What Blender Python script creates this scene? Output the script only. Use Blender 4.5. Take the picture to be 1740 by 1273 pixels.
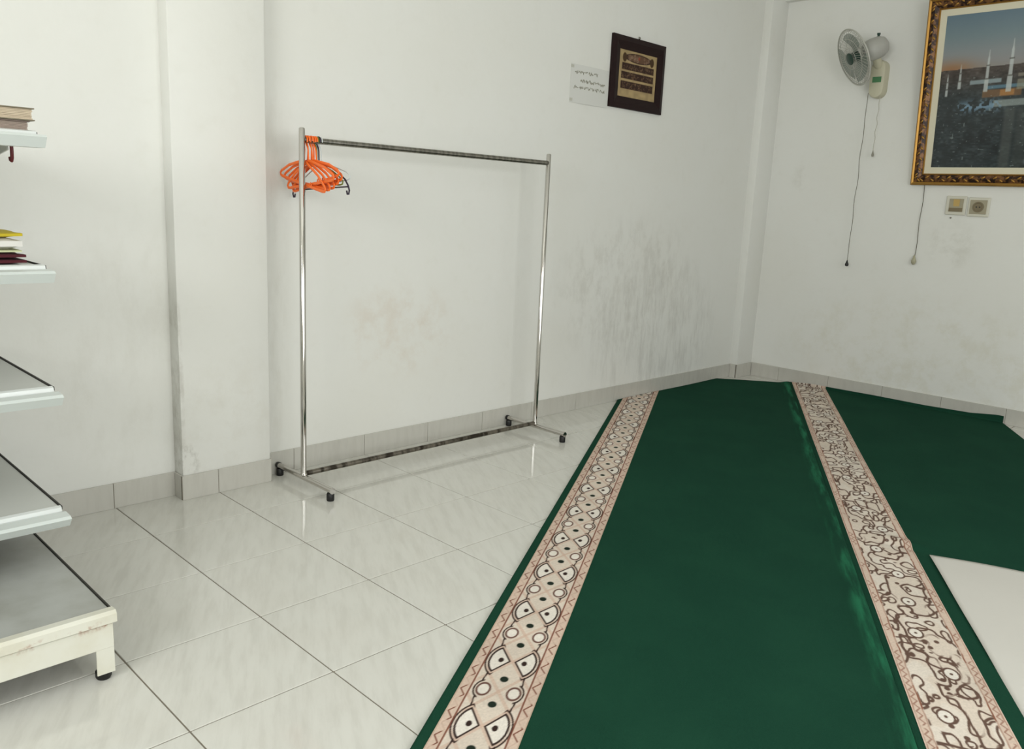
import bpy, bmesh, math, random
import numpy as np
from mathutils import Matrix, Vector, Euler, noise
random.seed(7)
D, C = bpy.data, bpy.context.scene.collection
for o in list(D.objects): D.objects.remove(o)

# ------------------------------------------------------------ camera
XR = 4.8787                       # right wall
cd = D.cameras.new('camera'); cam = D.objects.new('camera', cd); C.objects.link(cam)
cam.location = (-1.1522, -3.3271, 1.2756)
cam.rotation_euler = Euler((math.radians(78.2968), math.radians(-2.5983), math.radians(-44.8498)), 'XYZ')
cd.sensor_width = 36; cd.lens = 1418.86/1740*36; cd.clip_start = .02
bpy.context.scene.camera = cam
# ------------------------------------------------------------ world, daylight, exposure
w = D.worlds.new('sky'); bpy.context.scene.world = w; w.use_nodes = True
w.node_tree.nodes['Background'].inputs[0].default_value = (.93, .97, 1, 1)
w.node_tree.nodes['Background'].inputs[1].default_value = .7
def area(name, loc, rot, sx, sy, power, col):
    l = D.lights.new(name, 'AREA'); l.shape = 'RECTANGLE'; l.size = sx; l.size_y = sy
    l.energy = power; l.color = col
    o = D.objects.new(name, l); C.objects.link(o); o.location = loc; o.rotation_euler = rot
    return o
R90 = math.pi/2
DAY = (.985, 1, .985)
area('daylight_side_window', (-3.42, -2.8, 2.1), (R90, 0, -R90), 2.36, 1.16, 80, DAY)
area('daylight_front_window', (.2, -5.02, 1.6), (R90, 0, 0), 2.56, 1.66, 66, DAY)
area('daylight_far_front_window', (3.2, -5.02, 1.6), (R90, 0, 0), 2.36, 1.66, 10, DAY)
vs = bpy.context.scene.view_settings
bpy.context.scene.display_settings.display_device = 'sRGB'
vs.view_transform = 'Standard'; vs.look = 'None'; vs.exposure = 0.0; vs.gamma = 1; vs.use_curve_mapping = False

# ------------------------------------------------------------ helpers
def lin(r, g, b):
    f = lambda c: (c/255)/12.92 if c/255 <= .04045 else ((c/255+.055)/1.055)**2.4
    return (f(r), f(g), f(b), 1)
def mat(name, col, rough=.5, metal=0, spec=.5, **k):
    m = D.materials.new(name); m.use_nodes = True
    b = m.node_tree.nodes['Principled BSDF']
    b.inputs['Base Color'].default_value = col; b.inputs['Roughness'].default_value = rough
    b.inputs['Metallic'].default_value = metal; b.inputs['Specular IOR Level'].default_value = spec
    for kk, v in k.items(): b.inputs[kk.replace('_', ' ')].default_value = v
    return m
def N(m, t, **k):
    n = m.node_tree.nodes.new(t)
    for kk, v in k.items(): setattr(n, kk, v)
    return n
def L(m, a, b): m.node_tree.links.new(a, b)
def bsdf(m): return m.node_tree.nodes['Principled BSDF']
def mix(m, fac, a, b):
    x = N(m, 'ShaderNodeMix', data_type='RGBA')
    for s, v in ((x.inputs[0], fac), (x.inputs[6], a), (x.inputs[7], b)):
        if hasattr(v, 'is_linked'): L(m, v, s)
        else: s.default_value = v
    return x.outputs[2]
def math_(m, op, a, b=0., c=0.):
    x = N(m, 'ShaderNodeMath', operation=op)
    for s, v in zip(x.inputs, (a, b, c)):
        if hasattr(v, 'is_linked'): L(m, v, s)
        else: s.default_value = v
    return x.outputs[0]
def noise_(m, vec, scale, detail=4, rough=.55):
    n = N(m, 'ShaderNodeTexNoise'); n.inputs['Scale'].default_value = scale
    n.inputs['Detail'].default_value = detail; n.inputs['Roughness'].default_value = rough
    L(m, vec, n.inputs['Vector']); return n.outputs['Fac']
def ramp(m, fac, a, b):
    r = N(m, 'ShaderNodeMapRange', interpolation_type='SMOOTHSTEP'); L(m, fac, r.inputs[0])
    r.inputs[1].default_value = a; r.inputs[2].default_value = b; return r.outputs[0]
def bump(m, h, strength=.2, dist=.002):
    b = N(m, 'ShaderNodeBump'); b.inputs['Strength'].default_value = strength; b.inputs['Distance'].default_value = dist
    L(m, h, b.inputs['Height']); L(m, b.outputs[0], bsdf(m).inputs['Normal'])
def mapping(m, src, scale=(1, 1, 1), rot=(0, 0, 0)):
    x = N(m, 'ShaderNodeMapping'); x.inputs['Scale'].default_value = scale; x.inputs['Rotation'].default_value = rot
    L(m, src, x.inputs[0]); return x.outputs[0]
def geo(m): return N(m, 'ShaderNodeNewGeometry').outputs['Position']

def link(name, me, m=None, parent=None, kind=None, label=None, cat=None, group=None):
    o = D.objects.new(name, me); C.objects.link(o)
    if m is not None and me is not None: me.materials.append(m)
    if parent is not None: o.parent = parent
    if kind: o['kind'] = kind
    if label: o['label'] = label
    if cat: o['category'] = cat
    if group: o['group'] = group
    return o
def obj(name, bm, m, parent=None, smooth=False, **k):
    bmesh.ops.recalc_face_normals(bm, faces=bm.faces)
    me = D.meshes.new(name); bm.to_mesh(me); bm.free()
    if smooth:
        for p in me.polygons: p.use_smooth = True
        try: me.set_sharp_from_angle(angle=math.radians(40))
        except Exception: pass
    return link(name, me, m, parent, **k)
def thing(name, label, cat, loc=(0, 0, 0), rot=(0, 0, 0), group=None):
    o = D.objects.new(name, None); C.objects.link(o); o.location = loc; o.rotation_euler = rot
    o.empty_display_size = .1; o['label'] = label; o['category'] = cat
    if group: o['group'] = group
    return o
def box(bm, x0, x1, y0, y1, z0, z1, bev=0, seg=1):
    v = [bm.verts.new((x, y, z)) for x in (x0, x1) for y in (y0, y1) for z in (z0, z1)]
    F = [bm.faces.new([v[i] for i in f]) for f in ((0, 1, 3, 2), (4, 6, 7, 5), (0, 4, 5, 1), (2, 3, 7, 6), (0, 2, 6, 4), (1, 5, 7, 3))]
    if bev:
        ed = list({e for f in F for e in f.edges})
        bmesh.ops.bevel(bm, geom=ed, offset=bev, segments=seg, affect='EDGES', profile=.5)
    return bm
def nb(): return bmesh.new()
def tube(bm, pts, r, seg=10, cap=True, closed=False):
    P = [Vector(p) for p in pts]; n = len(P); rr = r if hasattr(r, '__len__') else [r]*n
    T = []
    for i in range(n):
        a = P[(i-1) % n] if closed else P[max(i-1, 0)]; b = P[(i+1) % n] if closed else P[min(i+1, n-1)]
        T.append((b-a).normalized())
    up = Vector((0, 0, 1)) if abs(T[0].z) < .9 else Vector((1, 0, 0))
    x = T[0].cross(up).normalized(); rings = []
    for i in range(n):
        x = (x-T[i]*x.dot(T[i])).normalized(); y = T[i].cross(x)
        rings.append([bm.verts.new(P[i]+(x*math.cos(2*math.pi*k/seg)+y*math.sin(2*math.pi*k/seg))*rr[i]) for k in range(seg)])
    for i in range(n if closed else n-1):
        A, B = rings[i], rings[(i+1) % n]
        for k in range(seg): bm.faces.new((A[k], A[(k+1) % seg], B[(k+1) % seg], B[k]))
    if cap and not closed: bm.faces.new(rings[0][::-1]); bm.faces.new(rings[-1])
    return bm
def lathe(bm, prof, seg=20, M=None):
    rings = []
    for r, z in prof:
        if r < 1e-6: rings.append([bm.verts.new((0, 0, z))])
        else: rings.append([bm.verts.new((r*math.cos(2*math.pi*k/seg), r*math.sin(2*math.pi*k/seg), z)) for k in range(seg)])
    new = [v for q in rings for v in q]
    for A, B in zip(rings, rings[1:]):
        for k in range(seg):
            a, b = A[k % len(A)], A[(k+1) % len(A)]; c, d = B[(k+1) % len(B)], B[k % len(B)]
            f = []
            for q in (a, b, c, d):
                if q not in f: f.append(q)
            if len(f) > 2: bm.faces.new(f)
    for q in (rings[0], rings[-1]):
        if len(q) > 2: bm.faces.new(q)
    if M is not None:
        for v in new: v.co = M @ v.co
    return bm
def prism(bm, prof, x0, x1, ax='x'):
    """closed 2-D profile extruded; ax='x': profile is (y,z)"""
    f = {'x': lambda a, p: (a, p[0], p[1]), 'y': lambda a, p: (p[0], a, p[1]), 'z': lambda a, p: (p[0], p[1], a)}[ax]
    A = [bm.verts.new(f(x0, p)) for p in prof]; B = [bm.verts.new(f(x1, p)) for p in prof]; n = len(prof)
    for i in range(n): bm.faces.new((A[i], A[(i+1) % n], B[(i+1) % n], B[i]))
    bm.faces.new(A[::-1]); bm.faces.new(B); return bm
def grid_mesh(name, P, col=None):
    """P (rows, cols, 3) array -> mesh, col (rows, cols, 3) in sRGB 0..255"""
    a, b = P.shape[:2]; me = D.meshes.new(name)
    i = np.arange(a*b).reshape(a, b)
    q = np.stack([i[:-1, :-1], i[1:, :-1], i[1:, 1:], i[:-1, 1:]], -1).reshape(-1, 4)
    me.vertices.add(a*b); me.vertices.foreach_set('co', P.reshape(-1).astype(np.float32))
    me.loops.add(q.size); me.loops.foreach_set('vertex_index', q.reshape(-1).astype(np.int32))
    me.polygons.add(len(q)); me.polygons.foreach_set('loop_start', np.arange(0, q.size, 4, dtype=np.int32))
    me.polygons.foreach_set('loop_total', np.full(len(q), 4, dtype=np.int32))
    me.polygons.foreach_set('use_smooth', np.ones(len(q), dtype=bool))
    me.update(calc_edges=True); me.validate()
    if col is not None:
        c = np.clip(col, 0, 255)/255.; c = np.where(c <= .04045, c/12.92, ((c+.055)/1.055)**2.4)
        at = me.color_attributes.new('print', 'FLOAT_COLOR', 'POINT')
        at.data.foreach_set('color', np.concatenate([c, np.ones((a, b, 1))], -1).reshape(-1).astype(np.float32))
    return me
def print_mat(name, rough=.6, spec=.3):
    m = mat(name, (1, 1, 1, 1), rough, spec=spec)
    a = N(m, 'ShaderNodeAttribute', attribute_name='print'); L(m, a.outputs['Color'], bsdf(m).inputs['Base Color']); return m

# ------------------------------------------------------------ materials
WALLC = lin(229, 229, 224)
def wall_mat(name, scuff=None, ax=0):
    m = mat(name, WALLC, .62, spec=.3); p = geo(m)
    big = ramp(m, noise_(m, p, 1.3, 5), .35, .75)
    c = mix(m, math_(m, 'MULTIPLY', big, .3), WALLC, lin(222, 220, 210))
    fine = ramp(m, noise_(m, p, 9, 6, .65), .52, .8)
    c = mix(m, math_(m, 'MULTIPLY', fine, .15), c, lin(208, 205, 193))
    for (cx, cz, rx, rz, col, amt, st) in scuff or []:
        s = N(m, 'ShaderNodeSeparateXYZ'); L(m, p, s.inputs[0])
        dx = math_(m, 'DIVIDE', math_(m, 'SUBTRACT', s.outputs[ax], cx), rx)
        dz = math_(m, 'DIVIDE', math_(m, 'SUBTRACT', s.outputs[2], cz), rz)
        r = math_(m, 'ADD', math_(m, 'MULTIPLY', dx, dx), math_(m, 'MULTIPLY', dz, dz))
        mask = math_(m, 'SUBTRACT', 1., ramp(m, r, .15, 1.))
        st_ = ramp(m, noise_(m, mapping(m, p, st), 7, 6, .7), .42, .68)
        c = mix(m, math_(m, 'MULTIPLY', math_(m, 'MULTIPLY', mask, st_), amt), c, col)
    L(m, c, bsdf(m).inputs['Base Color'])
    bump(m, noise_(m, p, 26, 5), .25, .004)
    return m
M_back = wall_mat('painted_plaster_back', scuff=[
    (3.65, .42, .85, .62, lin(150, 146, 138), .26, (2.2, 1, .45)),
    (3.3, .75, .9, .55, lin(178, 174, 164), .3, (1.4, 1, .8)),
    (1.42, .62, .42, .3, lin(208, 192, 174), .35, (.7, 1, .7)),
    (.12, .6, .5, .7, lin(200, 197, 186), .2, (1, 1, .5)),
    (.7, .9, .1, 1.2, lin(196, 192, 182), .25, (2, 1, .5))])
M_wall = wall_mat('painted_plaster')
M_pil = wall_mat('painted_plaster_pilaster', scuff=[(.262, .16, .07, .09, lin(130, 122, 108), .55, (3, 3, 2)), (.245, .45, .02, .5, lin(168, 162, 150), .4, (2, 2, 1)), (.45, .3, .3, .35, lin(208, 204, 192), .25, (1, 1, 1))])
M_right = wall_mat('painted_plaster_right', scuff=[(-1.40, 1.13, .2, .2, lin(196, 194, 183), .4, (1, 1, 1)), (-.30, 1.55, .09, .12, lin(200, 197, 187), .35, (1, 1, 1)), (-1.3, .35, 1.2, .5, lin(214, 211, 196), .5, (1, 1, 1))], ax=1)
M_ceil = mat('ceiling_paint', lin(236, 236, 230), .8, spec=.2)

def tile_mat(name, base, dark, rough, amt=.55):
    m = mat(name, base, rough, spec=.5)
    tc = N(m, 'ShaderNodeTexCoord').outputs['Object']; oi = N(m, 'ShaderNodeObjectInfo')
    sc = N(m, 'ShaderNodeVectorMath', operation='SCALE'); sc.inputs[0].default_value = (37, 61, 13); L(m, oi.outputs['Random'], sc.inputs['Scale'])
    ad = N(m, 'ShaderNodeVectorMath', operation='ADD'); L(m, tc, ad.inputs[0]); L(m, sc.outputs[0], ad.inputs[1])
    mp = mapping(m, mapping(m, ad.outputs[0], rot=(0, 0, math.radians(-60))), (1, 6, 1))
    s1 = ramp(m, noise_(m, mp, 5.5, 5, .62), .38, .72)
    c = mix(m, math_(m, 'MULTIPLY', s1, amt), base, dark)
    s2 = ramp(m, noise_(m, ad.outputs[0], 6, 4), .4, .8)
    c = mix(m, math_(m, 'MULTIPLY', s2, .25), c, lin(204, 200, 190))
    c = mix(m, math_(m, 'MULTIPLY', oi.outputs['Random'], .12), c, dark)
    L(m, c, bsdf(m).inputs['Base Color'])
    wv = noise_(m, tc, 5, 2); bump(m, wv, .05, .004)
    return m
M_tile = tile_mat('glazed_floor_tile', lin(214, 213, 206), lin(196, 194, 186), .07)
M_base = tile_mat('glazed_skirting_tile', lin(196, 194, 186), lin(182, 179, 171), .25, .5)
M_grout = mat('grout', lin(128, 121, 108), .9)
M_bgrout = mat('skirting_grout', lin(146, 140, 128), .9)
M_steel = mat('polished_steel', (.58, .56, .53, 1), .10, 1)
M_black = mat('black_rubber', lin(14, 13, 13), .5)

# ------------------------------------------------------------ room shell
ZC = 3.15; YF = -5.0; XL = -3.4; WT = .008
# floor slab (grout bed) and its tiles
bm = nb(); box(bm, XL-.2, XR+.2, YF-.2, .2, -.12, -.0025); floor = obj('floor', bm, M_grout, kind='structure')
U2 = Vector((.8589, .5122)); N2 = Vector((.5122, -.8589))
g = .0021
def tile_mesh(x, y):
    b = nb(); box(b, g, x-g, g, y-g, -.009, 0, .0012)
    bmesh.ops.delete(b, geom=[f for f in b.faces if f.normal.z < -.9], context='FACES')
    me = D.meshes.new('tile'); bmesh.ops.recalc_face_normals(b, faces=b.faces); b.to_mesh(me); b.free(); me.materials.append(M_tile); return me
T = .4; cache = {}
for i in range(-9, 13):
    for j in range(0, 13):
        x0, x1 = max(i*T, XL), min((i+1)*T, XR+WT)
        y1 = 0+WT if j == 0 else -.3594-(j-1)*T; y0 = max(-.3594-j*T, YF)
        if y1-y0 < .02 or x1-x0 < .02: continue
        cs = [Vector((x, y)) for x in (x0, x1) for y in (y0, y1)]
        if all(1.75 < c.dot(N2) < 4.05 and -2.1 < c.dot(U2) < 3.8 for c in cs): continue     # wholly under the carpets
        k = (round(x1-x0, 3), round(y1-y0, 3))
        if k not in cache: cache[k] = tile_mesh(x1-x0, y1-y0)
        o = D.objects.new('tile', cache[k]); C.objects.link(o); o.parent = floor; o.location = (x0, y0, 0)
bm = nb(); box(bm, XL-.2, XR+.2, YF-.2, .2, ZC, ZC+.12); obj('ceiling', bm, M_ceil, kind='structure')
bm = nb(); box(bm, XL-.2, XR+.2, WT, .2, -.12, ZC); obj('wall_back', bm, M_back, kind='structure')
bm = nb(); box(bm, XR+WT, XR+.2, YF-.2, WT, -.12, ZC); obj('wall_right', bm, M_right, kind='structure')
# window walls behind and to the left of the camera (out of view): real openings the daylight enters by
def holed(bm, a0, a1, z0, z1, h, f):
    (b0, b1, c0, c1) = h
    for (p, q, r, s) in ((a0, b0, z0, z1), (b1, a1, z0, z1), (b0, b1, z0, c0), (b0, b1, c1, z1)): f(bm, p, q, r, s)
bm = nb(); holed(bm, XL-.2, 1.75, -.12, ZC, (-1.1, 1.5, .75, 2.45), lambda b, p, q, r, s: box(b, p, q, YF-.2, YF, r, s))
holed(bm, 1.75, XR+.2, -.12, ZC, (2.0, 4.4, .75, 2.45), lambda b, p, q, r, s: box(b, p, q, YF-.2, YF, r, s)); obj('wall_front', bm, M_wall, kind='structure')
bm = nb(); holed(bm, YF-.2, .2, -.12, ZC, (-4.0, -1.6, 1.5, 2.7), lambda b, p, q, r, s: box(b, XL-.2, XL, p, q, r, s)); obj('wall_left', bm, M_wall, kind='structure')
M_alu = mat('window_frame_paint', lin(225, 225, 220), .4)
def frame_bars(bm, f, a0, a1, z0, z1, n):
    t = .03
    for q in (a0, a1-2*t): f(bm, q, q+2*t, z0, z1)
    for q in (z0, z1-2*t): f(bm, a0, a1, q, q+2*t)
    for k in range(1, n): a = a0+(a1-a0)*k/n; f(bm, a-t*.7, a+t*.7, z0, z1)
for nm, (a0, a1) in (('window_1', (-1.1, 1.5)), ('window_2', (2.0, 4.4))):
    bm = nb(); frame_bars(bm, lambda b, p, q, r, s: box(b, p, q, YF-.12, YF-.07, r, s), a0, a1, .75, 2.45, 3); obj(nm, bm, M_alu, kind='structure')
bm = nb(); frame_bars(bm, lambda b, p, q, r, s: box(b, XL-.12, XL-.07, p, q, r, s), -4.0, -1.6, 1.5, 2.7, 3); obj('window_3', bm, M_alu, kind='structure')
# pilasters and beam
PX0, PX1, PY = .244, .640, -.069
bm = nb(); box(bm, PX0, PX1, PY, WT+.02, -.05, ZC, .004, 2); obj('trim_1', bm, M_pil, kind='structure', smooth=True)
CX, CY = 4.662, -.055
bm = nb(); box(bm, CX, XR+.05, CY, WT+.02, -.05, ZC, .004, 2); obj('trim_2', bm, M_right, kind='structure', smooth=True)
bm = nb(); box(bm, XR-.05, XR+.05, YF, WT, 2.80, ZC, .004); obj('trim_3', bm, M_right, kind='structure')
# skirting: tile pieces on a thin bed
BH = .105
def skirting(name, axis, a0, a1, face, joints, sgn=1):
    b = nb()
    if axis == 'x': box(b, a0, a1, face+.003, face+WT+.004, -.01, BH-.001)
    elif sgn > 0: box(b, face+.003, face+WT+.004, a0, a1, -.01, BH-.001)
    else: box(b, face-WT-.004, face-.003, a0, a1, -.01, BH-.001)
    par = obj(name, b, M_bgrout, kind='structure')
    J = [a0]+[j for j in joints if a0+.01 < j < a1-.01]+[a1]
    for p, q in zip(J, J[1:]):
        b = nb(); gg = .0012
        if axis == 'x': box(b, p+gg, q-gg, face, face+.006, 0, BH, .0012)
        elif sgn > 0: box(b, face, face+.006, p+gg, q-gg, 0, BH, .0012)
        else: box(b, face-.006, face, p+gg, q-gg, 0, BH, .0012)
        obj('tile', b, M_base, par)
jb = [-.008-.4*k for k in range(0, 10)][::-1]
skirting('baseboard_back', 'x', XL, PX0, 0, jb)
skirting('baseboard_back', 'x', PX1, CX, 0, [.80, 1.196, 1.602, 1.998, 2.40, 2.81, 3.2, 3.6, 4.0, 4.4])
skirting('baseboard_pilaster', 'x', PX0-.007, PX1+.002, PY-.008, [.394])
skirting('baseboard_pilaster', 'y', PY-.002, 0, PX0-.007, [])
skirting('baseboard_pilaster', 'y', PY-.002, 0, PX1+.002+.005, [], -1)
skirting('baseboard_corner', 'x', CX-.007, XR, CY-.008, [])
skirting('baseboard_corner', 'y', CY-.002, 0, CX-.007, [])
skirting('baseboard_right', 'y', YF, CY-.008, XR, [-.3-.4*k for k in range(0, 14)][::-1])

# ------------------------------------------------------------ carpets
def smooth(a, b, x): t = np.clip((x-a)/(b-a), 0, 1); return t*t*(3-2*t)
def world(t, n, z): return np.stack([t*U2.x+n*N2.x, t*U2.y+n*N2.y, z], -1)
def seg_d(px, py, ax, ay, bx, by):
    vx, vy = bx-ax, by-ay; h = np.clip(((px-ax)*vx+(py-ay)*vy)/(vx*vx+vy*vy), 0, 1)
    return np.hypot(px-ax-h*vx, py-ay-h*vy)
def vnoise(x, y, s, seed):
    r = np.random.RandomState(seed); G = r.rand(64, 64)
    x, y = x*s, y*s; i, j = np.floor(x).astype(int), np.floor(y).astype(int); fx, fy = x-i, y-j
    fx, fy = fx*fx*(3-2*fx), fy*fy*(3-2*fy); q = lambda a, b: G[a % 64, b % 64]
    return (q(i, j)*(1-fx)+q(i+1, j)*fx)*(1-fy)+(q(i, j+1)*(1-fx)+q(i+1, j+1)*fx)*fy
CREAM, PINK, BROWN, DARKB, LIGHT = [np.array(c, float) for c in ((212, 199, 185), (200, 170, 152), (112, 62, 48), (54, 40, 36), (224, 217, 207))]
def border_print(t, n):
    """woven border, t along the roll, n across, -.108..+.108; cones, rings, dots, zigzag edges"""
    PER = .307; p = np.mod(t+.92+PER/2, PER)-PER/2           # cones at p=0
    a = np.abs(n); aa = .0012
    col = np.broadcast_to(CREAM, t.shape+(3,)).copy()
    def put(mask, c): nonlocal col; col = col*(1-mask[..., None])+c*mask[..., None]
    line = lambda d, wd: smooth(wd/2+aa, wd/2-aa, d)
    # pale pink lattice crossing at each dot
    for s in (1, -1):
        dl = np.abs(np.mod(p*.62+s*n+.0475, .095)-.0475)
        put(line(dl, .012)*.6, PINK)
    # cones: rounded wedge, narrow end toward the middle line
    def wedge(o):
        f1 = (np.abs(p)-(a-.008)*1.7)*.507; f2 = np.hypot(p*.61, a-.020)-.046
        return np.maximum(f1, f2)-o
    wd = wedge(0.)
    put(smooth(.001, -.001, wd), LIGHT)
    put(line(np.abs(wd), .0052), DARKB)
    put(line(np.abs(wedge(.0092)), .0040)*smooth(.036, .044, a), DARKB)
    # rings between the cones
    pc = np.mod(p-.155+PER/2, PER)-PER/2; rd = np.hypot(pc*.62, a-.042)
    put(smooth(.018, .016, rd), LIGHT)
    put(line(np.abs(rd-.0175), .0052), np.array([104, 74, 66.]))
    put(line(np.abs(np.hypot(pc*.60, a-.042)-.0255), .0040)*smooth(.046, .052, a), DARKB)
    # wavy line joining the outer outlines
    for sg in (1, -1): put(line(seg_d(pc*sg, a, .034, .056, .082, .052), .0040), DARKB)
    # dots
    put(smooth(1.15, .85, np.hypot(p/.012, (a-.034)/.0075)), DARKB)
    for q0 in (.094, .215-.307):
        put(smooth(1.15, .85, np.hypot((p-q0)/.0135, n/.0115)), np.array([34, 44, 36.]))
    # edge bands
    e = smooth(.0765, .0785, a); put(e, PINK*.55+CREAM*.45)
    z = np.abs(np.mod(t*(1/.052)+(n > 0)*.37, 1)-.5)*2                   # 0..1 triangle
    zig = np.abs((a-.092)-(z-.5)*.017)
    sel = smooth(.35, .5, np.sin(t*2*math.pi/.104+np.sign(n))*.5+.5)
    put(line(zig, .0045)*smooth(.0805, .0825, a)*smooth(.1045, .1025, a)*(.12+.8*sel), BROWN)
    put(line(np.abs(a-.0775), .0035), BROWN)
    put(smooth(.1045, .106, a)*.6, np.array([170, 150, 128.]))
    return col
def scroll_print(t, n):
    """the second roll: dense brown scrolls, curls and stray dots on cream"""
    a = np.abs(n); col = np.broadcast_to(CREAM, t.shape+(3,)).copy()
    def put(mask, c): nonlocal col; col = col*(1-mask[..., None])+c*mask[..., None]
    SC = np.array([100, 78, 68.]); t0, t = t, t*.6
    step_t, step_n = abs(t[1, 0]-t[0, 0]), abs(n[0, 1]-n[0, 0])
    def contour(f, lv, wd):
        gt, gn = np.gradient(f); gr = np.hypot(gt/step_t, gn/step_n)+1.2
        d = np.abs(f-lv)/gr; return smooth(wd/2+.0013, wd/2-.0009, d)
    inner = smooth(.082, .078, a)
    wx = .02*vnoise(t, n+3, 14, 7); wy = .02*vnoise(t+7, n+1, 14, 8)
    f1 = vnoise(t+wx+3, n+wy+2, 21, 9)*.72+vnoise(t+4, n+4, 37, 10)*.28
    put(smooth(.60, .66, f1)*.45*inner, LIGHT)
    put(contour(f1, .5, .0056)*inner, SC)
    f2 = vnoise(t-wx+13, n+wy+9, 28, 13)*.7+vnoise(t+2, n+8, 48, 14)*.3
    put(contour(f2, .62, .0050)*inner*smooth(.35, .5, f1), SC)
    put(contour(f2, .30, .0046)*inner, SC)
    # rings with a centre dot and small stray dots
    t = t0; PER = .23; p = np.mod(t+.03, PER)-PER/2; k = np.floor((t+.03)/PER)
    off = .034*np.sin(k*2.7)
    rd = np.hypot(p*.62, n-off)
    put(smooth(.019, .016, rd), LIGHT); put(smooth(.0035, .0018, np.abs(rd-.0195)), SC); put(smooth(.0052, .0034, np.hypot(p*.7, n-off)), SC)
    for q, sg in ((.31, -1.), (.62, .7), (.5, -.2)):
        pp = np.mod(t+q*PER, PER)-PER/2; put(smooth(1.2, .8, np.hypot(pp/.010, (n-.03*sg*np.cos(k*1.7))/.007)), SC)
    # edge lines
    wob = .0018*(vnoise(t, n*0, 40, 15)-.5)
    for b0, wd in ((.083, .0042), (.1035, .003)): put(smooth(wd/2+.001, wd/2-.001, np.abs(a-b0-wob))*(.45+.5*(vnoise(t, n*0+b0, 18, 16) > .4)), np.array([132, 84, 66.]))
    e = smooth(.084, .086, a); put(e*.45, PINK)
    z = np.abs(np.mod(t/.034+(n > 0)*.4, 1)-.5)*2; put(smooth(.0034, .0014, np.abs((a-.094)-(z-.5)*.011))*e*(vnoise(t, n*0+2, 22, 17) > .5)*.5, BROWN)
    return col
def pile_mat(name):
    m = mat(name, lin(28, 70, 52), .95, spec=.04); p = geo(m)
    f = noise_(m, p, 420, 2); b = ramp(m, noise_(m, mapping(m, p, (1, 1, 1), (0, 0, -.54)), 3.2, 4), .35, .7)
    c = mix(m, f, lin(20, 55, 42), lin(32, 72, 55))
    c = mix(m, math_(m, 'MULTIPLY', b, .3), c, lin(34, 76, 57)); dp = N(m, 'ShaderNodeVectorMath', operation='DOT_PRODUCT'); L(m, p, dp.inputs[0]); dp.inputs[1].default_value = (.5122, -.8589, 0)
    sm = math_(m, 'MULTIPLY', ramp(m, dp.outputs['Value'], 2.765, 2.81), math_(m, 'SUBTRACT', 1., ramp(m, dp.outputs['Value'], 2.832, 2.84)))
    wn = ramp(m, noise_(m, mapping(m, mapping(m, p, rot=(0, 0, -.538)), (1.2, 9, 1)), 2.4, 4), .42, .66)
    c = mix(m, math_(m, 'MULTIPLY', math_(m, 'MULTIPLY', sm, wn), .7), c, lin(46, 122, 88))  # brighter green paints the highlight along the raised seam edge
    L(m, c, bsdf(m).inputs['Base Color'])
    bump(m, f, .5, .003); return m
M_pile = pile_mat('green_pile')
M_border = print_mat('woven_border', .95, .1)
TH = .009
def roll(label, n0, n1, s0, s1, tend, zfun, lap, warp, phase, tstart=-1.7):
    root = thing('carpet', label, 'carpet', group='prayer carpet rolls')
    def surf(nn, nt, dz, tcut=0):
        nn = np.asarray(nn); te = np.array([tend(q) for q in nn]); s = np.linspace(0, 1, nt)[:, None]
        t = tstart+(te[None, :]-tstart)*s; n = np.broadcast_to(nn[None, :], t.shape)
        return t, n, zfun(t, n)+dz
    def lapped(t, n, z, dz, rows=5):
        h = np.array([lap(q) for q in n[-1]])
        if h.max() <= 0: return t, n, z
        T_, Z_ = [t], [z]
        for k in range(1, rows+1):
            T_.append(t[-1:]+dz); Z_.append(z[-1:]+h[None, :]*k/rows)
        nn = np.concatenate([n]+[n[-1:]]*rows); return np.concatenate(T_), nn, np.concatenate(Z_)
    cols = np.unique(np.concatenate([np.linspace(n0, n1, 60), np.linspace(n0, n0+.03, 6), np.linspace(n1-.06, n1, 10)]))
    t, n, z = surf(cols, 260, 0); t, n, z = lapped(t, n, z, 0)
    P = world(t, n, z)
    # skirt all round down to the floor so the roll has thickness
    P = np.concatenate([P[:1]*[1, 1, 0]+[0, 0, .0008], P], 0)
    if max(lap(q) for q in cols) <= 0: P = np.concatenate([P, P[-1:]*[1, 1, 0]+[0, 0, .0008]], 0)
    lft = P[:, :1]*[1, 1, 0]+[0, 0, .0008]; rgt = P[:, -1:]*[1, 1, 0]+[0, 0, .0008]
    P = np.concatenate([lft, P, rgt], 1)
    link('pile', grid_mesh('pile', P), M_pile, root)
    sc = np.linspace(s0, s1, int((s1-s0)/.0024)+1); t, n, z = surf(sc, 2400, .0016); t, n, z = lapped(t, n, z, -.004)
    nl = (n-(s0+s1)/2)*(.216/(s1-s0)); c = scroll_print(t+phase+3, nl) if warp else border_print(t+phase, nl)
    # weave: short dark/pale stitches and gentle fading
    c = c*(1+.08*(vnoise(t, n, 300, 11)-.5)[..., None])*(1+.06*(vnoise(t, n, 9, 12)-.5)[..., None])
    link('border', grid_mesh('border', world(t, n, z), c), M_border, root, label='cream woven border with brown and black motifs')
    return root
def end1(n):
    return min((n*.8589-.004)/.5122, (XR-.006-n*.5122)/.8589, 3.835+(n-2.29)*.16)
def end2(n): return (XR-.010-n*.5122)/.8589
def z1(t, n): return TH+.0115*smooth(2.755, 2.824, n)*(.85+.15*np.sin(t*2.1+.8))+.0015*np.sin(t*5+n*3)*smooth(1.7, 2, n)
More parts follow.
